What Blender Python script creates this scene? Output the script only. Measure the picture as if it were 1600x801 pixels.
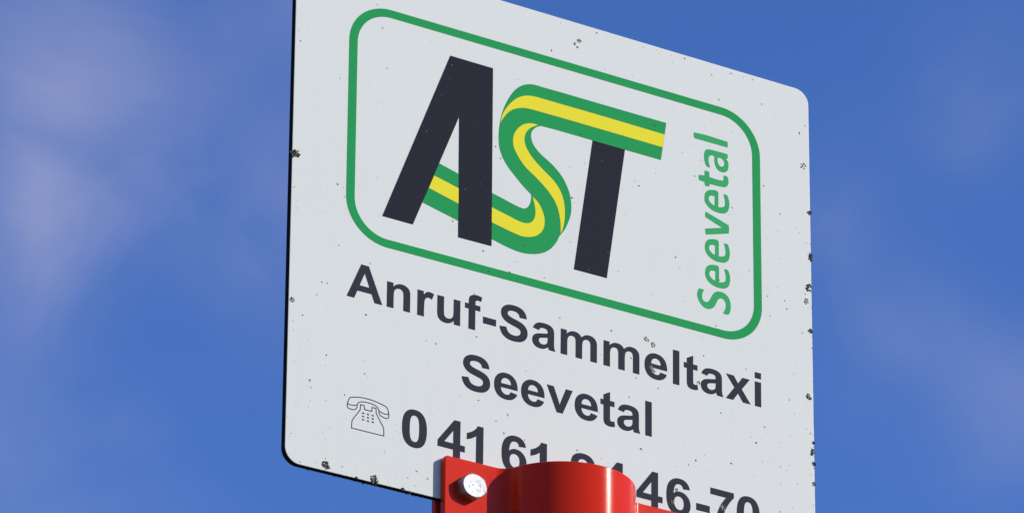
import bpy, bmesh, math, random
from mathutils import Vector, Matrix, noise

for o in list(bpy.data.objects):
    bpy.data.objects.remove(o, do_unlink=True)
SC = bpy.context.scene
COL = SC.collection

# ------------------------------------------------------------------ camera
SIGN_Z = 2.67            # height of the sign's lower edge above the ground
POST_S = 170.8           # post axis, millimetres from the sign's left edge
cam = bpy.data.cameras.new('camera')
cam_ob = bpy.data.objects.new('camera', cam); COL.objects.link(cam_ob)
cam.sensor_width = 36.0
cam.lens = 195.66
cam.clip_start = 0.05
cam.clip_end = 20000
C_POS = Vector((-1.331087 - POST_S / 1000, -2.28524, SIGN_Z - 1.073474))
C_RIGHT = Vector((0.839648, -0.543092, 0.006472))
C_UP = Vector((-0.227831, -0.341371, 0.911899))
C_FWD = Vector((0.493036, 0.767148, 0.410364))
m = Matrix((C_RIGHT, C_UP, -C_FWD)).transposed().to_4x4()
m.translation = C_POS
cam_ob.matrix_world = m
SC.camera = cam_ob

# ------------------------------------------------------------------ light
SUN = Vector((1.06, -1.0, 0.675)).normalized()       # towards the sun
SUN_EL = math.asin(SUN.z)
SUN_AZ = math.atan2(SUN.x, SUN.y)
sun = bpy.data.lights.new('sun', 'SUN')
sun.energy = 4.0
sun.angle = math.radians(0.53)
sun.color = (1.0, 0.94, 0.83)
sun_ob = bpy.data.objects.new('sun', sun); COL.objects.link(sun_ob)
sun_ob.rotation_euler = SUN.to_track_quat('Z', 'Y').to_euler()
sun_ob.location = (3, -3, 6)

world = bpy.data.worlds.new('World'); SC.world = world
world.use_nodes = True
wn = world.node_tree.nodes; wl = world.node_tree.links
wn.clear()
w_out = wn.new('ShaderNodeOutputWorld')
sky = wn.new('ShaderNodeTexSky'); sky.sky_type = 'NISHITA'
sky.sun_disc = False
sky.sun_elevation = SUN_EL
sky.sun_rotation = SUN_AZ
sky.altitude = 300
sky.air_density = 1.0
sky.dust_density = 0.15
sky.ozone_density = 3.0
bg = wn.new('ShaderNodeBackground'); bg.inputs['Strength'].default_value = 0.1
tint = wn.new('ShaderNodeMix'); tint.data_type = 'RGBA'; tint.blend_type = 'MULTIPLY'
tint.inputs[0].default_value = 1.0; tint.inputs[7].default_value = (0.64, 0.94, 1.62, 1)   # the camera's deep blue
wl.new(sky.outputs[0], tint.inputs[6])
wl.new(tint.outputs[2], bg.inputs['Color'])
# thin broken cloud: noise in direction space, thicker around a few cloud banks
tc = wn.new('ShaderNodeTexCoord')
def wmath(op, a, b=None, c=None, clamp=False):
    n = wn.new('ShaderNodeMath'); n.operation = op; n.use_clamp = clamp
    for i, v in enumerate((a, b, c)):
        if v is None: continue
        if isinstance(v, (int, float)): n.inputs[i].default_value = v
        else: wl.new(v, n.inputs[i])
    return n.outputs[0]
def wnoise(scale, detail, rough, off, dist=0.0):
    mp = wn.new('ShaderNodeMapping'); mp.inputs['Location'].default_value = off
    wl.new(tc.outputs['Generated'], mp.inputs['Vector'])
    n = wn.new('ShaderNodeTexNoise'); n.inputs['Scale'].default_value = scale
    n.inputs['Detail'].default_value = detail; n.inputs['Roughness'].default_value = rough
    n.inputs['Distortion'].default_value = dist
    wl.new(mp.outputs[0], n.inputs['Vector'])
    return n.outputs[0]
def sky_dir(az, el):     # degrees; azimuth from +Y towards +X
    a, e = math.radians(az), math.radians(el)
    return (math.sin(a) * math.cos(e), math.cos(a) * math.cos(e), math.sin(e))
BANKS = [  # azimuth, elevation, spread in degrees, weight
    (27.6, 25.6, 1.6, 0.66), (30.2, 24.6, 0.95, 0.26), (30.6, 26.7, 0.7, 0.26), (27.2, 24.4, 0.85, 0.3),
    (36.9, 23.6, 0.9, 0.18), (38.4, 22.6, 0.9, 0.26), (38.2, 26.2, 0.8, 0.2), (36.4, 24.9, 0.6, 0.2)]
wv = wn.new('ShaderNodeTexNoise'); wv.inputs['Scale'].default_value = 14.0; wv.inputs['Detail'].default_value = 3.0
wl.new(tc.outputs['Generated'], wv.inputs['Vector'])
wd = wn.new('ShaderNodeVectorMath'); wd.operation = 'MULTIPLY_ADD'       # ragged outlines
wl.new(wv.outputs['Color'], wd.inputs[0]); wd.inputs[1].default_value = (0.05, 0.05, 0.05)
wo = wn.new('ShaderNodeVectorMath'); wo.operation = 'SUBTRACT'
wl.new(tc.outputs['Generated'], wo.inputs[0]); wo.inputs[1].default_value = (0.025, 0.025, 0.025)
wl.new(wo.outputs[0], wd.inputs[2])
bank = None
for az, el, sp, w in BANKS:
    d = wn.new('ShaderNodeVectorMath'); d.operation = 'DISTANCE'
    wl.new(wd.outputs[0], d.inputs[0]); d.inputs[1].default_value = sky_dir(az, el)
    r = wmath('MULTIPLY', d.outputs['Value'], 1.0 / math.radians(sp))
    g = wmath('MULTIPLY', wmath('POWER', math.e, wmath('MULTIPLY', wmath('MULTIPLY', r, r), -1.0)), w)
    bank = g if bank is None else wmath('ADD', bank, g)
broad = wnoise(6.0, 3.0, 0.5, (3.1, 1.7, 0.4))
fine = wnoise(22.0, 4.5, 0.52, (0.5, 5.3, 2.1), 0.6)
far_cloud = wmath('MULTIPLY', wmath('SUBTRACT', broad, 0.60), 2.0, clamp=True)
density = wmath('ADD', bank, far_cloud)
mod = wmath('ADD', wmath('MULTIPLY', wmath('SUBTRACT', fine, 0.33), 2.4), 0.12, clamp=True)
cover = wmath('MULTIPLY', wmath('MULTIPLY', density, mod), 0.62, clamp=True)
bgc = wn.new('ShaderNodeBackground')
bgc.inputs['Color'].default_value = (0.60, 0.575, 0.735, 1)
bgc.inputs['Strength'].default_value = 1.0
mx = wn.new('ShaderNodeMixShader')
wl.new(cover, mx.inputs[0]); wl.new(bg.outputs[0], mx.inputs[1]); wl.new(bgc.outputs[0], mx.inputs[2])
wl.new(mx.outputs[0], w_out.inputs['Surface'])

SC.view_settings.view_transform = 'Standard'
SC.view_settings.look = 'None'
SC.view_settings.exposure = 0.0
SC.view_settings.gamma = 1.0
SC.view_settings.use_curve_mapping = False

# ------------------------------------------------------------------ materials
def new_mat(name):
    mt = bpy.data.materials.new(name); mt.use_nodes = True
    nt = mt.node_tree
    return mt, nt, nt.nodes['Principled BSDF']
def nd(nt, kind, **kw):
    n = nt.nodes.new(kind)
    for k, v in kw.items():
        if k in n.inputs: n.inputs[k].default_value = v
        else: setattr(n, k, v)
    return n
def paint(name, col, rough, var=0.06, scale=60.0, spec=0.5, bump=0.0, bump_scale=400.0, metal=0.0, fade=None):
    """Painted or printed surface: base colour with a little mottling and uneven gloss."""
    mt, nt, b = new_mat(name)
    tcn = nd(nt, 'ShaderNodeTexCoord')
    n1 = nd(nt, 'ShaderNodeTexNoise', Scale=scale, Detail=5.0, Roughness=0.6)
    nt.links.new(tcn.outputs['Object'], n1.inputs['Vector'])
    rp = nd(nt, 'ShaderNodeMix', data_type='RGBA')
    lo = [c * (1 - var) for c in col] + [1]; hi = [min(1, c * (1 + var)) for c in col] + [1]
    if fade: hi = list(fade) + [1]
    rp.inputs[6].default_value = lo; rp.inputs[7].default_value = hi
    nt.links.new(n1.outputs[0], rp.inputs[0])
    nt.links.new(rp.outputs[2], b.inputs['Base Color'])
    rr = nd(nt, 'ShaderNodeMapRange'); rr.inputs[3].default_value = rough * 0.88; rr.inputs[4].default_value = rough * 1.12
    nt.links.new(n1.outputs[0], rr.inputs[0]); nt.links.new(rr.outputs[0], b.inputs['Roughness'])
    b.inputs['Specular IOR Level'].default_value = spec
    b.inputs['Metallic'].default_value = metal
    if bump:
        n2 = nd(nt, 'ShaderNodeTexNoise', Scale=bump_scale, Detail=2.0)
        nt.links.new(tcn.outputs['Object'], n2.inputs['Vector'])
        bp = nd(nt, 'ShaderNodeBump', Strength=bump, Distance=0.0003)
        nt.links.new(n2.outputs[0], bp.inputs['Height']); nt.links.new(bp.outputs[0], b.inputs['Normal'])
    return mt

def make_panel_white():
    mt, nt, b = new_mat('white_sign_film')
    tcn = nd(nt, 'ShaderNodeTexCoord')
    big = nd(nt, 'ShaderNodeTexNoise', Scale=9.0, Detail=4.0, Roughness=0.55)
    nt.links.new(tcn.outputs['Object'], big.inputs['Vector'])
    mp = nd(nt, 'ShaderNodeMapping'); mp.inputs['Scale'].default_value = (260, 260, 9)   # rain streaks run down
    nt.links.new(tcn.outputs['Object'], mp.inputs['Vector'])
    streak = nd(nt, 'ShaderNodeTexNoise', Scale=1.0, Detail=3.0, Roughness=0.6)
    nt.links.new(mp.outputs[0], streak.inputs['Vector'])
    spk = nd(nt, 'ShaderNodeTexNoise', Scale=900.0, Detail=2.0, Roughness=0.5)
    nt.links.new(tcn.outputs['Object'], spk.inputs['Vector'])
    sr = nd(nt, 'ShaderNodeMapRange'); sr.inputs[1].default_value = 0.70; sr.inputs[2].default_value = 0.82
    sr.inputs[3].default_value = 0.0; sr.inputs[4].default_value = 0.3
    nt.links.new(spk.outputs[0], sr.inputs[0])
    c1 = nd(nt, 'ShaderNodeMix', data_type='RGBA')
    c1.inputs[6].default_value = (0.70, 0.705, 0.635, 1); c1.inputs[7].default_value = (0.735, 0.735, 0.665, 1)
    nt.links.new(big.outputs[0], c1.inputs[0])
    st = nd(nt, 'ShaderNodeMapRange'); st.inputs[1].default_value = 0.5; st.inputs[2].default_value = 0.85
    st.inputs[3].default_value = 0.0; st.inputs[4].default_value = 0.16
    nt.links.new(streak.outputs[0], st.inputs[0])
    c2 = nd(nt, 'ShaderNodeMix', data_type='RGBA'); c2.inputs[7].default_value = (0.62, 0.62, 0.58, 1)
    nt.links.new(st.outputs[0], c2.inputs[0]); nt.links.new(c1.outputs[2], c2.inputs[6])
    c3 = nd(nt, 'ShaderNodeMix', data_type='RGBA'); c3.inputs[7].default_value = (0.4, 0.38, 0.35, 1)
    nt.links.new(sr.outputs[0], c3.inputs[0]); nt.links.new(c2.outputs[2], c3.inputs[6])
    nt.links.new(c3.outputs[2], b.inputs['Base Color'])
    b.inputs['Roughness'].default_value = 0.6
    b.inputs['Specular IOR Level'].default_value = 0.03
    return mt

M = {}
M['white'] = make_panel_white()
M['edge'] = paint('black_sign_edge', (0.012, 0.011, 0.012), 0.85, 0.4, 300, spec=0.1, bump=0.6, bump_scale=900)
M['back'] = paint('grey_sign_back', (0.35, 0.36, 0.37), 0.5, 0.05)
M['black'] = paint('black_vinyl', (0.021, 0.023, 0.032), 0.6, 0.35, 500, spec=0.02)
M['text'] = paint('charcoal_vinyl', (0.038, 0.037, 0.05), 0.6, 0.10, 220, spec=0.02)
M['green'] = paint('green_vinyl', (0.021, 0.31, 0.085), 0.6, 0.05, 90, spec=0.02)
M['green_pale'] = paint('faded_green_vinyl', (0.046, 0.385, 0.125), 0.6, 0.05, 90, spec=0.02)
M['yellow'] = paint('yellow_vinyl', (0.82, 0.71, 0.04), 0.6, 0.03, 90, spec=0.02)
M['line'] = paint('thin_grey_print', (0.045, 0.045, 0.06), 0.6, 0.1, 200, spec=0.02)
M['red'] = paint('red_gloss_paint', (0.68, 0.024, 0.001), 0.135, 0.06, 35, spec=0.17, bump=0.04, bump_scale=220)
M['zinc'] = paint('zinc_plated_steel', (0.36, 0.37, 0.385), 0.6, 0.3, 900, bump=0.7, bump_scale=600, metal=1.0)
M['galv'] = paint('galvanised_steel', (0.42, 0.43, 0.44), 0.5, 0.12, 60, metal=0.8)
M['rubber'] = paint('black_rubber', (0.02, 0.02, 0.02), 0.8, 0.2, 200, spec=0.2)
M['dirt'] = paint('dark_dirt', (0.05, 0.045, 0.04), 0.95, 0.5, 900, spec=0.1)
M['dust'] = paint('grey_dirt', (0.24, 0.235, 0.235), 0.95, 0.35, 900, spec=0.1)
M['moss'] = paint('dark_moss', (0.11, 0.10, 0.052), 0.98, 0.6, 1500, spec=0.05)
M['lichen'] = paint('olive_lichen', (0.27, 0.245, 0.15), 0.98, 0.5, 1500, spec=0.05)
M['pale'] = paint('pale_lichen', (0.50, 0.47, 0.36), 0.98, 0.4, 1500, spec=0.05)
M['chip'] = paint('grey_scuff', (0.22, 0.21, 0.22), 0.9, 0.3, 900, spec=0.1)

def make_grass():
    mt, nt, b = new_mat('mown_grass')
    tcn = nd(nt, 'ShaderNodeTexCoord')
    n1 = nd(nt, 'ShaderNodeTexNoise', Scale=0.6, Detail=8.0, Roughness=0.65)
    nt.links.new(tcn.outputs['Object'], n1.inputs['Vector'])
    cr = nd(nt, 'ShaderNodeMix', data_type='RGBA')
    cr.inputs[6].default_value = (0.07, 0.075, 0.03, 1); cr.inputs[7].default_value = (0.2, 0.17, 0.09, 1)
    nt.links.new(n1.outputs[0], cr.inputs[0]); nt.links.new(cr.outputs[2], b.inputs['Base Color'])
    b.inputs['Roughness'].default_value = 0.95
    return mt
M['grass'] = make_grass()

# ------------------------------------------------------------------ helpers
def link(name, me, mats, parent=None):
    o = bpy.data.objects.new(name, me); COL.objects.link(o)
    if not isinstance(mats, (list, tuple)): mats = [mats]
    if len(me.materials) == 0:
        for k in mats: me.materials.append(M[k])
    if parent: o.parent = parent
    return o
def empty(name, loc, label, cat, group=None):
    o = bpy.data.objects.new(name, None); COL.objects.link(o)
    o.location = loc; o.empty_display_size = 0.05
    o['label'] = label; o['category'] = cat
    if group: o['group'] = group
    return o
def bm_mesh(name, bm, smooth=None):
    bmesh.ops.recalc_face_normals(bm, faces=bm.faces)
    me = bpy.data.meshes.new(name); bm.to_mesh(me); bm.free()
    if smooth is not None:
        for p in me.polygons: p.use_smooth = True
        me.set_sharp_from_angle(angle=math.radians(smooth))
    return me
def spline(pts, sub=5, closed=True):
    """Smooth outline through points; a third value marks a corner."""
    n = len(pts); out = []
    for i in range(n if closed else n - 1):
        p1 = pts[i]; p2 = pts[(i + 1) % n]
        p0 = pts[i - 1] if (closed or i > 0) else p1
        p3 = pts[(i + 2) % n] if (closed or i + 2 < n) else p2
        c1, c2 = len(p1) > 2, len(p2) > 2
        a = Vector(p1[:2]); b = Vector(p2[:2]); d = (b - a).length
        def tan(q0, q1, q2):
            q0, q1, q2 = Vector(q0[:2]), Vector(q1[:2]), Vector(q2[:2])
            l0, l1 = max((q1 - q0).length, 1e-6), max((q2 - q1).length, 1e-6)
            v = ((q1 - q0) / l0 * l1 + (q2 - q1) / l1 * l0) / (l0 + l1)
            return v
        t1 = (b - a) / max(d, 1e-6) if c1 else tan(p0, p1, p2)
        t2 = (b - a) / max(d, 1e-6) if c2 else tan(p1, p2, p3)
        for k in range(sub):
            t = k / sub; t2_, t3_ = t * t, t * t * t
            out.append((2*t3_ - 3*t2_ + 1) * a + (t3_ - 2*t2_ + t) * d * t1 + (-2*t3_ + 3*t2_) * b + (t3_ - t2_) * d * t2)
    if not closed: out.append(Vector(pts[-1][:2]))
    return [(p.x, p.y) for p in out]
def film(name, contours, lo, hi):
    """Thin film cut to outlines (in mm on the sign face); holes follow from nesting. lo/hi = mm proud of the face."""
    cu = bpy.data.curves.new(name, 'CURVE'); cu.dimensions = '2D'; cu.fill_mode = 'BOTH'
    cu.extrude = (hi - lo) / 2
    for c in contours:
        sp = cu.splines.new('POLY'); sp.points.add(len(c) - 1)
        for q, (x, y) in zip(sp.points, c): q.co = (x, y, 0, 1)
        sp.use_cyclic_u = True
    t = bpy.data.objects.new(name, cu); COL.objects.link(t)
    dg = bpy.context.evaluated_depsgraph_get()
    me = bpy.data.meshes.new_from_object(t.evaluated_get(dg))
    bpy.data.objects.remove(t, do_unlink=True); bpy.data.curves.remove(cu)
    mid = (hi + lo) / 2
    for v in me.vertices:
        x, y, z = v.co
        v.co = (x / 1000, -(z + mid) / 1000, y / 1000)
    me.name = name
    me.materials.clear()
    for p in me.polygons: p.use_smooth = False; p.material_index = 0
    return me
def quad(p0, c, p1, n=6):
    return [((1-t)**2*p0[0] + 2*t*(1-t)*c[0] + t*t*p1[0], (1-t)**2*p0[1] + 2*t*(1-t)*c[1] + t*t*p1[1]) for t in [k / n for k in range(1, n + 1)]]
def glyph_contours(g):
    """'x,y' straight points and 'q cx,cy x,y' curves; '|' starts a new contour."""
    res = []
    for part in g.split('|'):
        tk = part.split(); pts = []; i = 0
        while i < len(tk):
            if tk[i] == 'q':
                c = tuple(map(float, tk[i+1].split(','))); p = tuple(map(float, tk[i+2].split(',')))
                pts += quad(pts[-1], c, p); i += 3
            else:
                pts.append(tuple(map(float, tk[i].split(',')))); i += 1
        if abs(pts[0][0]-pts[-1][0]) + abs(pts[0][1]-pts[-1][1]) < 1e-6: pts.pop()
        res.append(pts)
    return res

# heavy grotesque lettering, 2048 units per em
GLYPH = {
 'A': '1471,0 1149,0 1021,333 435,333 314,0 0,0 571,1466 884,1466 | 926,580 724,1124 526,580',
 'n': '1114,0 833,0 833,542 q 833,714 815,764 q 797,815 756,843 q 716,871 659,871 q 586,871 528,831 q 470,791 448,725 q 427,659 427,481 427,0 146,0 146,1062 407,1062 407,906 q 546,1086 757,1086 q 850,1086 927,1052 q 1004,1019 1043,967 q 1083,915 1098,849 q 1114,783 1114,660',
 'r': '416,0 135,0 135,1062 396,1062 396,911 q 463,1018 516,1052 q 570,1086 638,1086 q 734,1086 823,1033 736,788 q 665,834 604,834 q 545,834 504,801 q 463,769 439,684 q 416,599 416,328',
 'u': '846,0 846,159 q 788,74 693,25 q 599,-24 494,-24 q 387,-24 302,23 q 217,70 179,155 q 141,240 141,390 141,1062 422,1062 422,574 q 422,350 437,299 q 453,249 494,219 q 535,190 598,190 q 670,190 727,229 q 784,269 805,327 q 826,386 826,614 826,1062 1107,1062 1107,0',
 'f': '24,1062 180,1062 180,1142 q 180,1276 208,1342 q 237,1408 313,1449 q 390,1491 507,1491 q 627,1491 742,1455 704,1259 q 637,1275 575,1275 q 514,1275 487,1246 q 461,1218 461,1137 461,1062 671,1062 671,841 461,841 461,0 180,0 180,841 24,841',
 '-': '80,391 80,672 632,672 632,391',
 'S': '74,477 362,505 q 388,360 467,292 q 547,224 682,224 q 825,224 897,284 q 970,345 970,426 q 970,478 939,514 q 909,551 833,578 q 781,596 596,642 q 358,701 262,787 q 127,908 127,1082 q 127,1194 190,1291 q 254,1389 373,1440 q 493,1491 662,1491 q 938,1491 1077,1370 q 1217,1249 1224,1047 928,1034 q 909,1147 846,1196 q 784,1246 659,1246 q 530,1246 457,1193 q 410,1159 410,1102 q 410,1050 454,1013 q 510,966 726,915 q 942,864 1045,809 q 1149,755 1207,660 q 1266,566 1266,427 q 1266,301 1196,191 q 1126,81 998,27 q 870,-26 679,-26 q 401,-26 252,102 q 103,231 74,477',
 'a': '357,738 102,784 q 145,938 250,1012 q 355,1086 562,1086 q 750,1086 842,1041 q 934,997 971,928 q 1009,860 1009,677 1006,349 q 1006,209 1019,142 q 1033,76 1070,0 792,0 q 781,28 765,83 755,116 q 683,46 601,11 q 519,-24 426,-24 q 262,-24 167,65 q 73,154 73,290 q 73,380 116,450 q 159,521 236,558 q 314,596 460,624 q 657,661 733,693 733,721 q 733,802 693,836 q 653,871 542,871 q 467,871 425,841 q 383,812 357,738 | 733,510 q 679,492 562,467 q 445,442 409,418 q 354,379 354,319 q 354,260 398,217 q 442,174 510,174 q 586,174 655,224 q 706,262 722,317 q 733,353 733,454',
 'm': '126,1062 385,1062 385,917 q 524,1086 716,1086 q 818,1086 893,1044 q 968,1002 1016,917 q 1086,1002 1167,1044 q 1248,1086 1340,1086 q 1457,1086 1538,1038 q 1619,991 1659,899 q 1688,831 1688,679 1688,0 1407,0 1407,607 q 1407,765 1378,811 q 1339,871 1258,871 q 1199,871 1147,835 q 1095,799 1072,729 q 1049,660 1049,510 1049,0 768,0 768,582 q 768,737 753,782 q 738,827 706,849 q 675,871 621,871 q 556,871 504,836 q 452,801 429,735 q 407,669 407,516 407,0 126,0',
 'e': '762,338 1042,291 q 988,137 871,56 q 755,-24 580,-24 q 303,-24 170,157 q 65,302 65,523 q 65,787 203,936 q 341,1086 552,1086 q 789,1086 926,929 q 1063,773 1057,450 353,450 q 356,325 421,255 q 486,186 583,186 q 649,186 694,222 q 739,258 762,338 | 778,622 q 775,744 715,807 q 655,871 569,871 q 477,871 417,804 q 357,737 358,622',
 'l': '147,0 147,1466 428,1466 428,0',
 't': '634,1062 634,838 442,838 442,410 q 442,280 447,258 q 453,237 472,223 q 492,209 520,209 q 559,209 633,236 657,18 q 559,-24 435,-24 q 359,-24 298,1 q 237,27 208,67 q 180,108 169,177 q 160,226 160,375 160,838 31,838 31,1062 160,1062 160,1273 442,1437 442,1062',
 'x': '12,0 397,550 28,1062 371,1062 560,768 760,1062 1090,1062 728,556 1123,0 778,0 561,330 342,0',
 'i': '147,1206 147,1466 428,1466 428,1206 | 147,0 147,1062 428,1062 428,0',
 'v': '439,0 11,1062 306,1062 506,520 564,339 623,520 825,1062 1114,1062 692,0',
 '0': '562,1472 q 775,1472 895,1320 q 1038,1140 1038,723 q 1038,307 894,125 q 775,-25 562,-25 q 348,-25 217,139 q 86,304 86,726 q 86,1140 230,1322 q 349,1472 562,1472 | 562,1239 q 511,1239 471,1206 q 431,1174 409,1090 q 380,981 380,723 q 380,465 406,368 q 432,272 471,240 q 511,208 562,208 q 613,208 653,240 q 693,273 715,357 q 744,465 744,723 q 744,981 718,1077 q 692,1174 652,1206 q 613,1239 562,1239',
 '4': '638,0 638,295 38,295 38,541 674,1472 910,1472 910,542 1092,542 1092,295 910,295 910,0 | 638,542 638,1043 301,542',
 '1': '807,0 526,0 526,1059 q 372,915 163,846 163,1101 q 273,1137 402,1237 q 531,1338 579,1472 807,1472',
 '6': '1037,1107 765,1077 q 755,1161 713,1201 q 671,1241 604,1241 q 515,1241 453,1161 q 392,1081 376,828 q 481,952 637,952 q 813,952 938,818 q 1064,684 1064,472 q 1064,247 932,111 q 800,-25 593,-25 q 371,-25 228,147 q 85,320 85,713 q 85,1116 234,1294 q 383,1472 621,1472 q 788,1472 897,1378 q 1007,1285 1037,1107 | 401,495 q 401,358 464,283 q 527,209 608,209 q 686,209 738,270 q 790,331 790,470 q 790,613 734,679 q 678,746 594,746 q 513,746 457,682 q 401,619 401,495',
 '7': '86,1185 86,1446 1048,1446 1048,1242 q 929,1125 806,906 q 683,687 618,440 q 554,194 555,0 284,0 q 291,304 409,620 q 528,936 726,1185',
 '2': '1029,261 1029,0 44,0 q 60,148 140,280 q 220,413 456,632 q 646,809 689,872 q 747,959 747,1044 q 747,1138 696,1188 q 646,1239 557,1239 q 469,1239 417,1186 q 365,1133 357,1010 77,1038 q 102,1270 234,1371 q 366,1472 564,1472 q 781,1472 905,1355 q 1029,1238 1029,1064 q 1029,965 993,875 q 958,786 881,688 q 830,623 697,501 q 564,379 528,339 q 493,299 471,261',
}
ADV = {'A': 1479, 'n': 1251, 'r': 797, 'u': 1251, 'f': 682, '-': 682, 'S': 1366, 'a': 1139, 'm': 1821, 'e': 1139, 'l': 569, 't': 682, 'x': 1139, 'i': 569, 'v': 1139}

# outlines measured on the sign face, mm from its lower left corner (third value = corner point)
LOGO_A = [(97.12,257.42),(124.42,257.27),(124.47,151.74),(103.46,151.63),(103.23,222.81),(74.94,151.89),(56.01,151.99)]
LOGO_T = [(189.52,232.62),(210.88,232.82),(198.64,151.33),(177.23,151.25)]
RIBBON_GREEN = [(238.22,254.74,1),(186.86,254.73),(170.08,254.76),(161.72,254.73),(155.89,254.66),(152.56,254.73),(148.4,254.23),(145.09,253.06),(141.79,251.01),
   (138.5,247.81),(136.04,244.25),(134.01,240.62),(132.39,237.11),(130.98,233.27),(129.98,229.55),(129.27,225.91),(128.81,222.73),(128.55,219.21),
   (128.55,215.01),(129.12,210.96),(130.38,207.47),(132.25,204.15),(134.74,200.99),(138.88,197.11),(143.84,192.69),(149.63,188.47,1),(149.65,186.2),
   (149.04,183.38),(147.62,180.74),(145.17,179.09),(143.11,179.02),(140.65,179.34),(133.26,181.05),(124.66,183.0),(103.16,188.75),(90.81,191.82,1),
   (80.88,166.19,1),(103.34,161.19),(124.92,155.84),(133.49,153.93),(140.84,152.84),(145.75,152.83),(150.66,153.61),(154.76,154.86),(158.86,156.9),
   (162.55,159.9),(165.01,162.98),(166.65,165.66),(167.88,168.44),(168.91,169.84),(171.17,173.06),(173.23,177.39),(174.87,181.99),(175.49,185.2),
   (175.52,189.02),(175.05,192.72),(174.0,196.65),(172.33,200.05),(170.25,203.33),(167.54,206.27),(164.0,209.18),(159.84,211.74),(156.1,213.83),
   (152.77,216.4),(150.27,219.58),(149.34,223.17),(149.61,225.55),(150.84,227.61),(152.7,229.44),(155.59,231.06,1),(161.83,231.25),(174.33,231.32),
   (186.88,231.27),(234.46,231.19,1)]
RIBBON_Y1 = [(236.9,247.31,1),(186.87,247.62),(170.1,247.6),(157.59,247.61),(152.6,247.62),(148.45,247.2),(145.13,246.35),(141.83,244.73),(138.54,242.22),
   (135.67,239.14),(133.22,235.8),(131.4,232.62),(130.19,229.22),(129.56,225.99,1),(130.41,227.75),(132.44,230.98),(134.89,233.93),(137.76,236.24),
   (141.05,237.81),(145.18,238.99),(149.32,239.33),(157.63,239.39),(170.13,239.47),(186.87,239.43),(235.57,239.23,1)]
RIBBON_Y2 = [(153.73,230.99,1),(151.03,231.08),(147.72,230.43),(144.83,229.2),(142.37,227.28),(140.32,225.01),(138.69,222.28),(137.8,219.36),(137.7,216.65),
   (138.13,214.09),(139.39,211.36),(141.68,208.14),(145.41,204.15),(151.62,200.04),(157.84,195.54),(162.0,191.84),(164.91,188.21),(166.79,184.5),
   (167.83,180.58),(168.47,176.94),(168.6,173.55),(168.49,170.19,1),(169.72,172.7),(170.74,176.76),(171.23,181.06),(171.26,184.5),(170.92,187.84),
   (169.99,191.8),(168.2,195.54),(165.7,198.72),(162.37,201.68),(158.63,204.15),(154.06,207.36),(150.33,210.4),(147.83,213.19),(145.74,216.47),
   (144.98,219.72),(145.29,222.49),(146.51,225.31),(148.57,227.77),(151.04,229.54)]
RIBBON_Y3 = [(150.46,187.36,1),(153.36,185.44),(155.85,182.46),(157.31,179.42),(158.14,176.59),(158.16,173.18),(157.35,169.95),(155.51,167.21),(153.06,165.08),
   (149.78,163.5),(146.51,162.67),(143.23,162.41),(139.95,162.79),(133.41,163.89),(124.83,165.67),(103.38,171.2),(84.59,175.7,1),(87.86,183.73,1),
   (103.27,180.21),(124.74,174.51),(129.24,173.4),(135.38,172.13),(140.71,170.91),(144.4,170.49),(147.27,170.88),(149.73,172.11),(151.48,174.52),
   (152.29,177.38),(152.15,180.76),(151.39,184.36)]
V_S = [[(259.33,160.3,1),(262.75,160.34,1),(261.73,158.15),(261.34,156.04),(261.69,154.29),(262.8,153.39),(264.28,153.42),(265.78,154.29),(266.91,156.07),
   (268.05,158.19),(269.38,160.02),(270.88,161.16),(272.75,161.69),(274.99,161.74),(277.23,160.95),(278.89,159.68),(279.99,157.6),(280.37,155.01),
   (280.23,152.63),(279.72,150.67),(279.04,149.6),(277.84,149.11),(275.23,149.31,1),(276.37,151.36),(277.07,153.54),(277.09,155.55),(276.25,157.19),
   (274.95,157.87),(273.45,157.74),(272.33,157.0),(271.38,155.66),(270.43,153.59),(269.29,151.64),(267.98,150.48),(266.29,149.67),(264.06,149.46),
   (261.65,150.28),(260.0,151.88),(258.53,154.36),(258.11,156.25),(258.38,158.33)]]
V_E = [[(276.26,191.4,1),(277.57,191.63),(278.88,191.38,1),(279.72,189.4),(280.15,187.14),(280.05,184.75),(279.34,182.38),(278.2,180.85),(276.69,179.93),
   (274.44,179.47),(271.44,179.4),(268.46,180.0),(265.86,181.37),(264.38,183.02),(263.58,185.01),(263.68,187.73),(264.45,189.78),(265.96,191.28),
   (267.83,191.98),(270.46,192.41),(272.14,192.29),(272.7,191.52),(272.79,189.68),(272.75,186.3),(272.71,182.75,1),(274.85,183.18),(276.36,183.9),
   (277.2,185.05),(277.33,186.77),(276.98,189.05)],[(270.34,188.67,1),(270.31,185.69),(270.28,182.92,1),(268.68,183.43),(267.2,184.4),(266.35,185.71),
   (266.48,187.26),(267.23,188.19),(268.92,188.71)]]
V_V = [[(264.26,207.67,1),(279.53,203.22,1),(279.81,200.97),(279.6,198.28,1),(264.43,193.79,1),(264.01,194.85),(263.82,197.31,1),(275.21,200.65,1),
   (264.1,204.26,1),(263.82,206.21)]]
V_T = [[(259.75,228.8,1),(263.7,229.44,1),(263.72,232.33,1),(265.45,232.62),(266.73,232.25),(266.85,230.92),(266.92,229.26,1),(274.88,229.29),
   (275.83,229.46),(276.44,230.28),(276.42,232.62,1),(278.15,232.87),(279.22,232.17),(279.72,230.35),(279.52,228.15),(278.72,226.7),(277.21,225.8),
   (274.83,225.46),(267.09,225.25,1),(266.99,223.75,1),(264.93,223.21),(263.86,223.72),(263.66,225.53,1),(260.02,225.64,1),(259.73,226.93)]]
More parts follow.
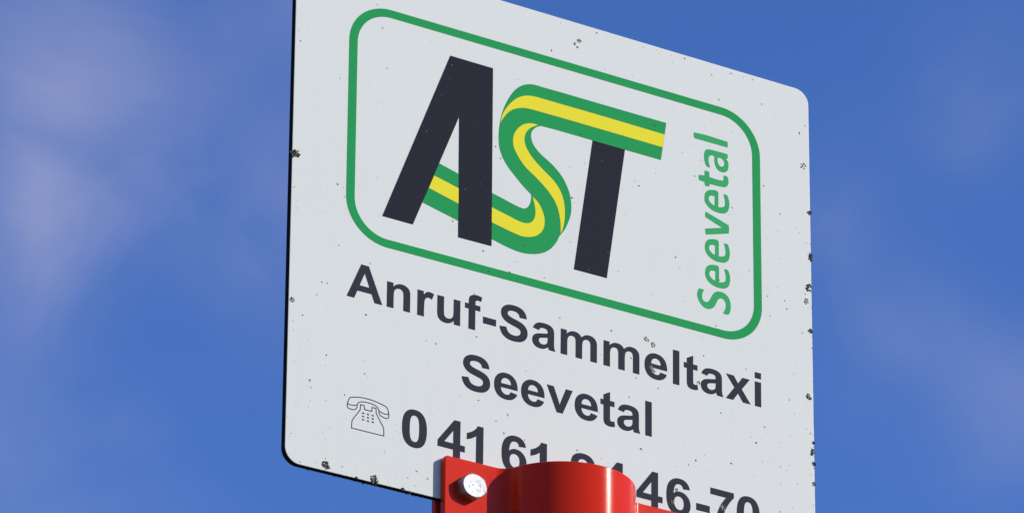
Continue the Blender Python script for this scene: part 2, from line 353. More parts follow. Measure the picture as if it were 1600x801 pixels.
V_A = [[(279.17,246.45,1),(279.45,244.96),(279.35,243.75,1),(278.27,243.27),(279.42,242.2),(279.83,240.35),(279.72,237.97),(279.05,236.24),(277.52,234.98),
   (275.79,234.53),(273.64,234.75),(271.93,235.95),(270.87,237.82),(270.34,240.22),(270.28,242.75),(269.42,243.04),(267.69,242.58),(266.74,241.63),
   (266.38,239.97),(266.7,237.71),(267.54,235.51,1),(266.11,235.14),(264.83,235.86),(263.87,238.14),(263.46,241.16),(263.74,243.58),(264.62,245.18),
   (266.22,246.11),(267.73,246.27),(273.77,246.41)],[(272.52,242.56,1),(275.02,242.82),(276.31,241.98),(277.07,240.61),(276.79,238.97),
   (275.62,237.88),(274.11,237.88),(273.04,238.97),(272.54,240.6)]]
V_L = [[(256.57,253.85,1),(257.8,254.01),(279.36,254.07,1),(279.51,252.44),(279.43,250.61,1),(257.01,250.48,1),(256.6,251.89)]]
PHONE_LINES = [[(38.33,44.02),(40.5,44.75),(44.37,45.52),(48.26,45.75),(52.65,45.56),(56.57,44.9),(59.51,44.23),(60.89,43.56),(61.61,42.01),(62.03,40.31),
   (62.15,38.99),(61.59,37.78),(60.62,37.42),(58.66,37.73),(56.94,38.32),(56.19,39.18),(56.06,40.73),(55.55,41.96),(54.17,42.9),(51.71,43.54),
   (48.79,43.63),(45.87,43.4),(44.18,42.82),(43.23,42.02),(42.77,40.88),(42.65,39.41),(41.85,38.33),(40.4,37.72),(38.46,37.77),(37.24,38.16),
   (36.74,39.16),(37.08,41.26),(37.72,42.98),(38.33,44.02)],[(37.0,40.43),(38.66,40.06),(40.59,40.19),(42.77,40.88)],[(56.06,40.73),(58.13,39.95),
   (60.08,39.73),(62.03,40.13)],[(44.84,41.63,1),(44.66,38.76,1),(42.39,35.4),(40.65,32.89),(39.95,31.61),(39.7,29.76),(39.66,27.29,1),
   (59.24,27.31,1),(59.2,29.77),(59.01,31.74),(57.25,34.48),(55.75,36.83),(54.34,38.98,1),(54.29,41.67,1),(51.85,41.64,1),(51.7,39.36,1),
   (47.32,39.37,1),(46.98,41.54,1),(44.84,41.63,1)]]
PHONE_KEYS = [(46.49,37.16),(49.41,37.12),(52.33,37.12),(46.52,35.33),(49.44,35.29),(52.36,35.29),(46.56,33.5),(49.48,33.45),(52.4,33.45)]
SPECKS = [(50.4,275.2,0.56,'d'),(2.2,246.4,0.46,'d'),(8.3,249.0,0.28,'d'),(3.4,240.5,0.65,'d'),(30.6,246.0,0.28,'d'),(54.2,262.1,0.56,'d'),
   (57.6,258.1,0.28,'d'),(84.0,262.0,0.37,'d'),(57.2,239.0,0.65,'d'),(28.4,225.3,0.56,'d'),(54.0,217.6,0.37,'d'),(51.1,213.4,0.46,'d'),
   (46.6,226.1,0.28,'d'),(140.3,254.9,0.46,'d'),(38.3,232.3,0.46,'d'),(34.1,226.9,0.37,'d'),(57.6,273.4,0.37,'d'),(98.3,252.1,0.74,'p'),
   (96.8,243.9,0.56,'p'),(93.8,243.2,0.37,'p'),(91.9,232.5,0.65,'p'),(104.8,230.2,0.46,'p'),(112.8,249.6,0.37,'p'),(113.1,222.4,0.46,'p'),
   (168.3,296.8,0.53,'d'),(191.9,297.4,0.85,'d'),(180.6,289.2,1.06,'o'),(177.7,286.7,0.64,'o'),(179.2,285.1,0.53,'o'),(162.3,278.5,0.75,'d'),
   (222.9,297.1,0.53,'d'),(232.2,297.6,0.43,'d'),(233.8,296.4,0.43,'d'),(242.0,297.4,0.43,'d'),(242.4,293.1,0.43,'d'),(250.8,297.6,0.85,'d'),
   (215.7,277.6,0.32,'d'),(197.2,276.7,0.32,'d'),(269.1,292.7,0.64,'d'),(280.9,296.6,0.43,'d'),(282.4,297.0,0.64,'d'),(290.6,296.8,0.53,'d'),
   (297.1,297.1,0.64,'d'),(290.5,289.2,0.43,'d'),(273.8,278.8,0.64,'d'),(303.0,283.6,0.75,'d'),(305.3,290.4,0.32,'d'),(319.2,299.0,0.43,'d'),
   (261.5,268.5,0.32,'d'),(223.5,267.4,0.32,'d'),(264.0,258.9,0.32,'d'),(282.6,260.7,0.53,'d'),(242.5,266.6,0.32,'d'),(332.8,278.0,0.64,'d'),
   (328.7,272.6,1.06,'d'),(332.8,266.8,0.32,'d'),(230.6,250.9,0.96,'d'),(223.4,248.2,0.53,'d'),(209.2,239.6,0.43,'d'),(217.0,242.1,0.43,'d'),
   (181.5,232.7,0.64,'d'),(1.8,174.6,1.67,'m'),(3.3,174.1,0.93,'m'),(23.6,188.1,0.37,'d'),(28.1,163.2,0.93,'d'),(31.6,162.2,0.46,'d'),
   (32.5,157.3,0.56,'d'),(1.7,155.0,0.65,'d'),(3.0,147.4,0.37,'d'),(3.9,143.4,0.46,'d'),(20.9,145.1,0.37,'d'),(52.2,173.3,0.46,'d'),
   (13.8,158.3,0.28,'d'),(21.8,158.8,0.28,'d'),(3.3,164.2,0.28,'d'),(20.2,166.0,0.28,'d'),(29.7,128.3,0.56,'d'),(33.8,150.6,0.46,'d'),
   (126.8,216.2,0.46,'d'),(126.6,211.0,0.56,'d'),(130.0,204.9,0.74,'d'),(100.0,159.8,0.46,'d'),(99.8,160.5,0.46,'d'),(119.3,147.6,0.74,'d'),
   (145.2,157.2,0.56,'d'),(82.6,208.6,0.74,'p'),(113.9,200.5,0.37,'p'),(107.3,180.5,0.74,'p'),(116.9,186.1,0.74,'p'),(118.6,174.6,0.37,'p'),
   (77.2,167.9,0.37,'p'),(60.5,160.9,0.46,'p'),(107.8,164.8,0.37,'p'),(106.4,196.6,0.28,'p'),(72.6,172.2,0.28,'p'),(249.0,239.6,0.53,'d'),
   (254.6,245.9,0.43,'d'),(257.0,227.4,0.64,'d'),(261.4,238.1,0.53,'d'),(231.0,222.3,0.53,'d'),(217.0,213.9,0.43,'d'),(219.8,211.8,0.64,'d'),
   (224.4,215.7,0.32,'d'),(184.4,216.2,0.43,'d'),(174.5,211.5,0.43,'d'),(175.8,193.2,0.85,'d'),(177.5,190.8,0.32,'d'),(331.0,252.7,1.38,'o'),
   (308.0,249.6,0.32,'d'),(303.7,233.5,0.64,'d'),(282.0,214.5,0.75,'d'),(279.9,209.8,0.53,'d'),(314.8,219.1,0.75,'d'),(334.7,224.9,0.96,'m'),
   (312.5,208.0,0.53,'d'),(325.5,213.1,0.43,'d'),(327.5,210.9,0.53,'d'),(332.2,205.6,0.53,'d'),(305.0,201.6,0.43,'d'),(314.1,191.9,0.53,'d'),
   (334.9,198.5,1.06,'m'),(335.2,196.4,0.85,'m'),(243.9,175.2,0.75,'d'),(246.7,169.3,0.53,'d'),(206.0,157.2,0.53,'d'),(174.8,166.7,0.43,'d'),
   (233.7,201.2,0.32,'d'),(211.2,192.9,0.32,'d'),(243.7,179.0,0.32,'d'),(287.1,188.0,0.32,'d'),(293.1,179.2,0.43,'d'),(263.7,213.8,0.53,'d'),
   (195.6,220.4,0.85,'p'),(193.8,228.6,0.43,'p'),(202.6,219.7,0.53,'p'),(199.4,166.6,0.64,'p'),(197.0,159.5,0.53,'p'),(192.6,170.9,0.43,'p'),
   (186.6,172.0,0.43,'p'),(186.6,153.3,0.64,'p'),(49.0,122.8,0.56,'d'),(35.9,114.5,0.37,'d'),(19.7,104.8,0.74,'d'),(23.2,105.2,0.56,'d'),
   (17.0,97.0,0.56,'d'),(2.1,90.7,1.11,'o'),(8.8,83.4,0.56,'d'),(47.1,92.9,1.02,'d'),(3.1,78.6,0.46,'d'),(3.3,73.5,0.46,'d'),(12.6,70.3,0.37,'d'),
   (7.8,65.6,0.28,'d'),(55.6,96.9,0.37,'d'),(62.0,98.5,0.37,'d'),(84.5,87.1,0.46,'d'),(90.4,86.8,0.74,'d'),(110.3,98.7,0.37,'d'),
   (115.6,97.0,0.65,'d'),(74.9,93.4,0.37,'d'),(23.6,64.4,0.65,'d'),(4.2,56.4,0.37,'d'),(23.0,58.3,0.37,'d'),(46.9,66.8,0.46,'d'),(47.0,59.6,0.74,'d'),
   (48.7,58.1,0.37,'d'),(13.8,47.9,1.02,'d'),(67.4,73.7,0.28,'d'),(85.6,74.0,0.37,'d'),(114.0,121.4,0.56,'d'),(109.6,92.2,0.28,'d'),
   (133.2,97.2,0.37,'d'),(146.9,84.7,0.46,'d'),(147.9,91.2,0.37,'d'),(121.2,86.4,0.28,'d'),(139.7,146.4,0.46,'d'),(136.2,139.4,0.56,'d'),
   (122.8,136.6,0.56,'d'),(120.6,126.2,0.28,'d'),(23.2,90.2,0.28,'d'),(168.3,120.6,0.64,'d'),(201.8,121.3,0.85,'d'),(224.5,121.7,1.06,'o'),
   (228.8,119.2,1.17,'o'),(214.2,108.3,0.75,'d'),(217.6,97.1,0.64,'d'),(213.1,85.3,0.53,'d'),(229.0,104.4,1.7,'l'),(227.2,105.6,1.06,'l'),
   (258.8,104.4,0.85,'o'),(262.1,120.8,0.64,'d'),(290.2,119.7,0.64,'d'),(270.5,140.7,0.64,'d'),(229.4,136.3,0.75,'d'),(249.2,150.1,0.43,'d'),
   (272.9,168.4,0.64,'d'),(293.3,179.4,0.43,'d'),(312.1,174.2,0.53,'d'),(305.4,166.8,0.64,'d'),(316.7,167.0,0.75,'d'),(318.2,162.3,0.64,'d'),
   (306.7,155.5,0.64,'d'),(333.4,178.8,1.49,'m'),(331.1,174.3,0.64,'d'),(331.6,170.2,1.28,'o'),(332.7,166.8,0.53,'d'),(334.0,153.0,0.96,'m'),
   (328.4,150.4,0.64,'d'),(332.2,112.9,1.17,'m'),(322.4,124.5,0.53,'d'),(319.3,108.2,0.53,'d'),(323.8,129.6,0.43,'d'),(335.1,142.8,0.64,'d'),
   (292.7,135.9,0.43,'d'),(285.8,131.1,0.32,'d'),(261.5,131.7,0.32,'d'),(255.2,129.1,0.32,'d'),(212.3,133.4,0.43,'d'),(158.4,141.7,0.43,'d'),
   (235.0,159.2,0.32,'d'),(228.0,149.2,0.32,'d'),(171.6,114.7,0.53,'d'),(194.6,105.4,0.53,'d'),(171.3,85.9,0.32,'d'),(157.2,92.2,0.32,'d'),
   (209.8,110.1,0.53,'p'),(14.9,44.2,0.56,'d'),(12.2,44.4,0.28,'d'),(23.5,39.2,0.46,'d'),(14.4,36.4,0.46,'d'),(13.6,32.8,0.37,'d'),
   (35.1,44.8,0.56,'d'),(46.0,48.0,0.37,'d'),(6.0,33.1,0.28,'d'),(1.3,24.8,0.46,'d'),(26.8,24.2,0.37,'d'),(20.1,20.6,0.46,'d'),(22.6,21.2,0.37,'d'),
   (24.3,17.8,0.46,'d'),(3.4,16.1,0.46,'d'),(2.7,14.0,0.37,'d'),(36.6,31.8,0.28,'d'),(41.2,13.4,0.37,'d'),(24.3,6.9,0.56,'d'),(9.3,1.5,0.56,'d'),
   (24.2,3.3,1.49,'m'),(26.1,2.4,0.74,'m'),(19.0,3.0,0.37,'d'),(34.6,4.5,0.56,'d'),(43.3,5.2,0.37,'d'),(53.8,1.9,1.49,'m'),(54.5,0.5,1.12,'m'),
   (62.5,2.5,0.46,'d'),(71.3,2.5,0.37,'d'),(74.3,7.2,0.56,'d'),(79.5,12.2,0.74,'d'),(86.2,9.6,0.84,'d'),(79.0,4.0,0.46,'d'),(67.5,6.8,0.37,'d'),
   (71.4,0.0,0.74,'m'),(59.8,19.0,0.46,'d'),(60.3,17.6,0.37,'d'),(64.5,27.1,0.37,'d'),(66.6,35.2,0.37,'d'),(67.1,31.9,0.37,'d'),(69.7,28.2,0.37,'d'),
   (128.3,51.6,0.56,'d'),(135.6,56.8,0.84,'d'),(133.4,45.9,0.93,'d'),(126.7,41.7,0.37,'d'),(146.2,45.0,0.56,'d'),(117.2,61.0,0.74,'d'),
   (106.0,60.7,0.46,'d'),(92.6,49.6,0.37,'d'),(99.7,56.7,0.37,'d'),(92.8,62.2,0.37,'d'),(131.8,60.1,0.28,'d'),(75.3,-0.9,0.56,'m'),
   (43.1,-0.0,0.56,'m'),(232.0,94.6,0.64,'d'),(213.1,85.2,0.64,'d'),(214.9,89.9,0.32,'d'),(319.0,108.3,0.64,'d'),(322.5,100.7,0.53,'d'),
   (330.2,93.4,0.53,'d'),(332.9,91.5,0.75,'d'),(302.0,88.1,0.75,'d'),(296.3,77.6,0.96,'d'),(292.9,80.2,0.53,'d'),(303.8,84.8,0.32,'d'),
   (313.7,82.0,0.53,'d'),(319.7,87.0,0.43,'d'),(273.0,89.8,0.64,'d'),(281.5,89.1,0.43,'d'),(281.3,92.3,0.43,'d'),(269.9,78.5,0.32,'d'),
   (243.3,80.8,0.32,'d'),(220.7,56.6,0.96,'d'),(200.3,55.8,0.43,'d'),(179.4,46.6,0.75,'d'),(195.0,45.5,0.53,'d'),(256.4,58.3,0.96,'d'),
   (251.5,54.6,0.64,'d'),(262.0,62.6,0.53,'d'),(279.8,61.7,0.96,'d'),(265.1,53.9,0.43,'d'),(244.3,51.9,0.43,'d'),(295.2,57.8,0.43,'d'),
   (300.4,67.6,0.53,'d'),(304.2,67.8,0.43,'d'),(312.4,67.1,0.53,'d'),(316.5,65.9,0.53,'d'),(318.9,69.2,0.53,'d'),(335.2,86.2,0.64,'m'),
   (334.3,81.4,0.85,'m'),(333.9,79.4,0.64,'m'),(335.1,74.0,0.75,'m'),(332.8,67.2,0.43,'d'),(334.8,62.2,0.75,'m'),(323.6,59.7,0.43,'d'),
   (312.4,57.4,0.43,'d'),(311.6,40.7,0.64,'d'),(334.3,49.7,0.53,'d'),(320.0,44.7,0.43,'d'),(248.4,66.9,0.32,'d'),(238.3,85.0,0.32,'d'),
   (194.0,71.8,0.53,'d'),(186.7,71.1,0.43,'d'),(178.4,64.5,0.32,'d'),(273.6,34.8,1.49,'l'),(243.6,38.6,0.75,'o'),(240.9,30.4,0.96,'l'),
   (228.1,32.5,0.43,'p')]

# ------------------------------------------------------------------ ground
def ground():
    bm = bmesh.new()
    bmesh.ops.create_grid(bm, x_segments=2, y_segments=2, size=1500)
    o = link('ground', bm_mesh('ground', bm), 'grass')
    o['kind'] = 'structure'
ground()

# ------------------------------------------------------------------ the sign
SW, SH, ST = 335.4, 300.0, 3.8       # width, height, thickness in mm
sign = empty('information_sign', (-POST_S / 1000, 0, SIGN_Z),
             'white metal sign with green bordered AST logo and black lettering, held by red clamp', 'sign')

def round_rect(x0, y0, x1, y1, rx, ry, n=12):
    pts = []
    for cx, cy, a0 in ((x1 - rx, y1 - ry, 0), (x0 + rx, y1 - ry, 90), (x0 + rx, y0 + ry, 180), (x1 - rx, y0 + ry, 270)):
        for k in range(n + 1):
            a = math.radians(a0 + 90 * k / n)
            pts.append((cx + rx * math.cos(a), cy + ry * math.sin(a)))
    return pts
def panel():
    bm = bmesh.new()
    rings = []
    for inset, dep in ((0.35, 0.0), (0.1, 0.1), (0, 0.3), (0, ST - 0.1), (0.1, ST)):
        rings.append([bm.verts.new((x / 1000, dep / 1000, y / 1000)) for x, y in
                      round_rect(inset, inset, SW - inset, SH - inset, 9 - inset, 8.6 - inset)])
    f = bm.faces.new(rings[0]); f.material_index = 0
    for i in range(len(rings) - 1):
        a, b = rings[i], rings[i + 1]
        for k in range(len(a)):
            g = bm.faces.new((a[k], a[(k+1) % len(a)], b[(k+1) % len(a)], b[k]))
            g.material_index = 0 if i < 1 else 1
    f = bm.faces.new(rings[-1]); f.material_index = 2
    me = bm_mesh('panel', bm, 35)
    for p in me.polygons:
        if len(p.vertices) > 4: p.use_smooth = False
    return link('panel', me, ['white', 'edge', 'back'], sign)
panel()

border = link('border_line', film('border_line', [round_rect(33.5, 134.5, 301.35, 274.3, 26, 24.5, 20),
              round_rect(38.7, 139.2, 296.05, 269.6, 20.9, 19.9, 20)], 0.03, 0.11), 'green', sign)
border['label'] = 'thin green rounded border line around the logo'

o = link('ribbon', film('ribbon', [spline(RIBBON_GREEN)], 0.03, 0.11), 'green', sign)
o['label'] = 'green ribbon winding into the letter S'
for c in (RIBBON_Y1, RIBBON_Y2, RIBBON_Y3):
    y = link('ribbon_stripe', film('ribbon_stripe', [spline(c)], 0.12, 0.17), 'yellow', o)
y = None
a = link('logo_letter', film('logo_letter_a', [LOGO_A], 0.12, 0.24), 'black', sign); a['label'] = 'large slanted black logo letter A'
t = link('logo_letter', film('logo_letter_t', [LOGO_T], 0.02, 0.10), 'black', sign); t['label'] = 'black slanted stem of the logo letter T'

# green name reading upwards inside the border
for key, off in ((V_S, 0), (V_E, -15.49), (V_E, 0), (V_V, 0), (V_E, 29.77), (V_T, 0), (V_A, 0), (V_L, 0)):
    if key is V_E:
        if 'e_mesh' not in globals(): e_mesh = film('green_letter_e', [spline(c) for c in key], 0.03, 0.11)
        me = e_mesh
    else:
        me = film('green_letter', [spline(c) for c in key], 0.03, 0.11)
    g = link('green_letter', me, 'green_pale', sign)
    g.location.z = off / 1000

# black lettering
_gl = {}
def letter(ch, s, v, sx, sy, tilt, name):
    key = (ch, sx)
    if key not in _gl:
        _gl[key] = film('glyph_' + ('hyphen' if ch == '-' else ch), [[(x * sx, y * sy) for x, y in c] for c in glyph_contours(GLYPH[ch])], 0.03, 0.11)
    g = link(name, _gl[key], 'text', sign)
    g.location = (s / 1000, 0, v / 1000); g.rotation_euler.y = tilt
def text_line(txt, s0, v0, sx, sy, track, tilt):
    s = s0
    for ch in txt:
        letter(ch, s, v0 - (s - s0) * tilt, sx, sy, tilt, 'letter' if ch != '-' else 'hyphen')
        s += ADV[ch] * sx + track
text_line('Anruf-Sammeltaxi', 35.0, 100.9, 0.0149, 0.01371, 0.40, 0.006)
text_line('Seevetal', 105.5, 65.75, 0.01495, 0.01371, 0.0, 0.003)
for ch, s in (('0', 68.8), ('4', 91.5), ('1', 107.5), ('6', 130.5), ('1', 147.4), ('2', 174.3), ('4', 194.1),
              ('4', 216.9), ('6', 235.5), ('-', 255.0), ('7', 264.2), ('0', 281.5)):
    letter(ch, s, 25.3 - (s - 75) * 0.0065, 0.01605, 0.01433, 0.0065, 'digit' if ch != '-' else 'hyphen')

# telephone pictogram: thin drawn line and nine keys
def stroke_bm(bm, pts, w, lo, hi, closed=False):
    n = len(pts); L, R = [], []
    for i in range(n):
        p = Vector(pts[i])
        a = Vector(pts[(i - 1) % n]) if (closed or i > 0) else p
        b = Vector(pts[(i + 1) % n]) if (closed or i < n - 1) else p
        d1 = (p - a).normalized() if (p - a).length > 1e-6 else (b - p).normalized()
        d2 = (b - p).normalized() if (b - p).length > 1e-6 else d1
        d = (d1 + d2); d = d.normalized() if d.length > 1e-4 else d1
        nrm = Vector((-d.y, d.x)) * (w / 2) / max(0.5, abs(d.dot(d1)))
        L.append(p + nrm); R.append(p - nrm)
    def V(q, h): return bm.verts.new((q.x / 1000, -h / 1000, q.y / 1000))
    lt, rt = [V(q, hi) for q in L], [V(q, hi) for q in R]
    lb, rb = [V(q, lo) for q in L], [V(q, lo) for q in R]
    for i in range(n if closed else n - 1):
        j = (i + 1) % n
        bm.faces.new((lt[i], lt[j], rt[j], rt[i])); bm.faces.new((lb[i], lb[j], lt[j], lt[i])); bm.faces.new((rt[i], rt[j], rb[j], rb[i]))
bm = bmesh.new()
for k, ln in enumerate(PHONE_LINES):
    closed = k in (0, 3)
    pts = spline(ln[:-1] if closed else ln, 4, closed)
    stroke_bm(bm, pts, 0.48, 0.02, 0.09, closed)
phone = link('telephone_pictogram', bm_mesh('telephone_pictogram', bm), 'line', sign)
phone['label'] = 'line drawn telephone with receiver on its cradle'
kb = film('telephone_key', [[(-0.62, -0.36), (0.62, -0.36), (0.62, 0.36), (-0.62, 0.36)]], 0.03, 0.1)
for s, v in PHONE_KEYS:
    k = link('telephone_key', kb, 'text', phone); k.location = (s / 1000, 0, v / 1000)

# dirt, moss and lichen sitting on the sign
rng = random.Random(7)
def lump(bm, s, v, d, h, base=0.0, ratio=1.0, ang=0.0, mat=0):
    n = 7 if d > 0.6 else 5
    ca, sa = math.cos(ang), math.sin(ang)
    lo, hi = [], []
    for k in range(n):
        a = 2 * math.pi * k / n
        r = d / 2 * rng.uniform(0.65, 1.25)
        x, y = r * math.cos(a), r * math.sin(a) * ratio
        x, y = x * ca - y * sa, x * sa + y * ca
        lo.append(bm.verts.new(((s + x) / 1000, -base / 1000, (v + y) / 1000)))
        hi.append(bm.verts.new(((s + x * 0.6) / 1000, -(base + h * rng.uniform(0.6, 1.1)) / 1000, (v + y * 0.6) / 1000)))
    bm.faces.new(hi).material_index = mat
    for k in range(n):
        j = (k + 1) % n
        bm.faces.new((lo[k], lo[j], hi[j], hi[k])).material_index = mat
def clump(bm, s, v, d, cnt, h, base=0.0, stretch=1.0):
    for _ in range(cnt):
        a = rng.uniform(0, 6.283); r = d / 2 * math.sqrt(rng.random())
        lump(bm, s + r * math.cos(a), v + r * math.sin(a) * stretch, d * rng.uniform(0.12, 0.36), h * rng.uniform(0.4, 1.2), base, rng.uniform(0.6, 1), rng.uniform(0, 3.1))
B = {k: bmesh.new() for k in ('dirt', 'dust', 'moss', 'lichen', 'pale', 'chip')}
for s, v, d, kind in SPECKS:
    s = min(s, SW - 0.4); s = max(s, 0.4)
    d *= {'d': 1.55, 'p': 1.3}.get(kind, 2.3)
    lift = 0.165 if (75 < s < 220 and 135 < v < 268) else 0.02     # stripes and letters of the logo stand proud
    if kind == 'd':
        if d < 0.52:   lump(B['dust'], s, v, 0.5, 0.08, lift, rng.uniform(0.6, 1), rng.uniform(0, 3))
        elif d < 0.85: lump(B['dust' if rng.random() < 0.45 else 'dirt'], s, v, d * 0.85, 0.12, lift, rng.uniform(0.5, 0.9), rng.uniform(0, 3))
        else:
            lump(B['dirt'], s, v, d * 0.8, 0.2, lift, rng.uniform(0.5, 0.8), rng.uniform(1.8, 2.8))
            clump(B['dirt'], s, v, d * 1.2, 3, 0.2, lift)
    elif kind == 'p':
        lump(B['chip'], s, v, d * 0.8, 0.06, 0.235 if s < 127 and v > 140 else 0.095, rng.uniform(0.6, 0.9), rng.uniform(0, 3))
    elif kind == 'm':
        clump(B['moss'], s, v, d * 1.35, 15, 0.6, 0.02); clump(B['lichen'], s, v, d * 1.35, 7, 0.65, 0.02); clump(B['dirt'], s, v, d * 1.1, 5, 0.7, 0.02)
    elif kind == 'o':
        clump(B['lichen'], s, v, d * 1.1, 14, 0.4, 0.02); clump(B['moss'], s, v, d, 3, 0.4, 0.02); clump(B['pale'], s, v, d * 1.5, 3, 0.25, 0.02)
    elif kind == 'l':
        clump(B['pale'], s, v, d * 1.1, 14, 0.45, 0.09); clump(B['lichen'], s, v, d * 1.1, 5, 0.4, 0.09)
# faint fly specks everywhere, thicker towards the lower and right edges
for _ in range(420):
    s, v = rng.uniform(2, SW - 2), rng.uniform(2, SH - 2)
    w = 0.35 + 0.4 * (1 - v / SH) + 0.35 * (s / SW)
    if rng.random() > w: continue
    lump(B['dust'], s, v, rng.uniform(0.16, 0.34), 0.05, 0.09 if rng.random() < 0.2 else 0.02, rng.uniform(0.6, 1), rng.uniform(0, 3))
# growth along the edges
for _ in range(46):
    s = rng.uniform(6, 116); lump(B['moss'], s, rng.uniform(-0.3, 0.5), rng.uniform(0.3, 0.9), 0.3, rng.uniform(-1.2, 0.0), 0.6, 0)
for _ in range(60):
    v = rng.uniform(5, 220) ** 1.0; lump(B['moss' if rng.random() < .6 else 'lichen'], SW - rng.uniform(-0.15, 0.5), v, rng.uniform(0.25, 0.8), 0.3, rng.uniform(-0.4, 0.02), 0.8, 0)
for _ in range(30):
    lump(B['moss'], rng.uniform(-0.25, 0.2), rng.uniform(8, 290), rng.uniform(0.25, 0.6), 0.25, rng.uniform(-1.5, 0.0), 0.9, 0)
B['edge'] = bmesh.new()          # crust of grime hanging from the lower edge
for _ in range(420):
    s = rng.uniform(9, 326); dn = rng.uniform(0.4, ST - 0.1)
    lump(B['edge'], s, rng.uniform(-0.35, 0.12), rng.uniform(0.5, 1.3), rng.uniform(0.3, 0.6), -dn, rng.uniform(0.5, 1.0), rng.uniform(-0.5, 0.5))
NAMES = {'edge': 'edge_grime', 'dirt': 'dirt_specks', 'dust': 'faint_specks', 'moss': 'moss', 'lichen': 'lichen', 'pale': 'pale_lichen', 'chip': 'scuffs'}
for k, b in B.items():
    o = link(NAMES[k], bm_mesh(NAMES[k], b), k, sign); o['kind'] = 'stuff'

# ------------------------------------------------------------------ clamp, two pressed halves round the post
TB = 4.05                 # sheet thickness
FN = 4.5                  # front face of the flange, mm in front of the sign face
C_N = -ST / 2             # post axis lies in the plate's middle plane
R_OUT = 39.4
TOP, BOT = 23.4, -95.0
HALF = 76.8               # axis to flange end
FIL = 8.0                 # bend radius between flange and bulge
def omega():
    """outer surface of half a clamp: (x from axis, y in front of the axis plane), left to right, and its normals"""
    y0 = FN - C_N
    cy = y0 + FIL; dx = math.sqrt((R_OUT + FIL) ** 2 - cy ** 2)
    ang = math.atan2(cy, dx)                 # tangent point on the bulge, from the x axis
    pts = []
    for k in range(5): pts.append((-HALF + (HALF - dx) * k / 5, y0, 0.0, 1.0))
    for k in range(9):                        # concave bend
        a = -math.pi / 2 + (math.pi / 2 - ang) * k / 8
        pts.append((-dx + FIL * math.cos(a), cy + FIL * math.sin(a), -math.cos(a), -math.sin(a)))
    n = 72
    for k in range(1, n):
        a = math.pi - ang - (math.pi - 2 * ang) * k / n
        pts.append((R_OUT * math.cos(a), R_OUT * math.sin(a), math.cos(a), math.sin(a)))
    left = [p for p in pts[:14]]
    for p in reversed(left): pts.append((-p[0], p[1], -p[2], p[3]))
    return pts
def clamp_mesh():
    prof = omega()
    outer = [(x, y) for x, y, nx, ny in prof]
    inner = [(x - nx * TB, y - ny * TB) for x, y, nx, ny in prof]
    loop = outer + inner[::-1]
    bm = bmesh.new()
    top = [bm.verts.new((x / 1000, -y / 1000, TOP / 1000)) for x, y in loop]
    bot = [bm.verts.new((x / 1000, -y / 1000, BOT / 1000)) for x, y in loop]
    n = len(outer); N = len(loop)
    for a in (top, bot):
        for i in range(n - 1):
            bm.faces.new((a[i], a[i+1], a[N-2-i], a[N-1-i]))
    for i in range(N):
        j = (i + 1) % N
        bm.faces.new((top[i], top[j], bot[j], bot[i]))
    bmesh.ops.recalc_face_normals(bm, faces=bm.faces)
    # round the flange corners, then break every sharp edge
    cor = [e for e in bm.edges if abs(e.verts[0].co.x - e.verts[1].co.x) < 1e-6 and abs(e.verts[0].co.z - e.verts[1].co.z) < 1e-6
           and abs(abs(e.verts[0].co.x) - HALF / 1000) < 1e-5]
    bmesh.ops.bevel(bm, geom=cor, offset=0.0022, segments=5, affect='EDGES', profile=0.5)
    sharp = [e for e in bm.edges if len(e.link_faces) == 2 and e.calc_face_angle(0) > math.radians(60)]
    bmesh.ops.bevel(bm, geom=sharp, offset=0.0007, segments=3, affect='EDGES', profile=0.5)
    return bm_mesh('clamp_half', bm, 40)
cm = clamp_mesh()
front = link('clamp_half', cm, 'red')
front.location = (0, -C_N / 1000, SIGN_Z)
wnm = front.modifiers.new('weighted_normals', 'WEIGHTED_NORMAL'); wnm.weight = 100; wnm.keep_sharp = True
front['label'] = 'glossy red clamp half bulging in front of the sign face over the phone number'
front['category'] = 'clamp'; front['group'] = 'halves of the pole clamp'
rear = link('clamp_half', cm, 'red')
rear.location = (0, -C_N / 1000, SIGN_Z); rear.rotation_euler.z = math.pi
wnm = rear.modifiers.new('weighted_normals', 'WEIGHTED_NORMAL'); wnm.weight = 100; wnm.keep_sharp = True
rear['label'] = 'red clamp half behind the white sign, mostly hidden by it'
rear['category'] = 'clamp'; rear['group'] = 'halves of the pole clamp'
# chipped paint and dirt on the flange
bm = bmesh.new()
for s, v, d in ((137.2, 21.0, 1.3), (122.5, 15.2, 0.7), (128.5, 14.2, 0.6), (117.0, 14.2, 0.5), (131.8, 21.6, 0.9), (116.5, -2.0, 0.6), (103, 19.6, 0.5)):
    clump(bm, s - POST_S, v, d * 2.0, 7, 0.3, FN - C_N - 0.02)
dsp = link('dirt_specks', bm_mesh('clamp_dirt', bm), 'lichen', front); dsp['kind'] = 'stuff'

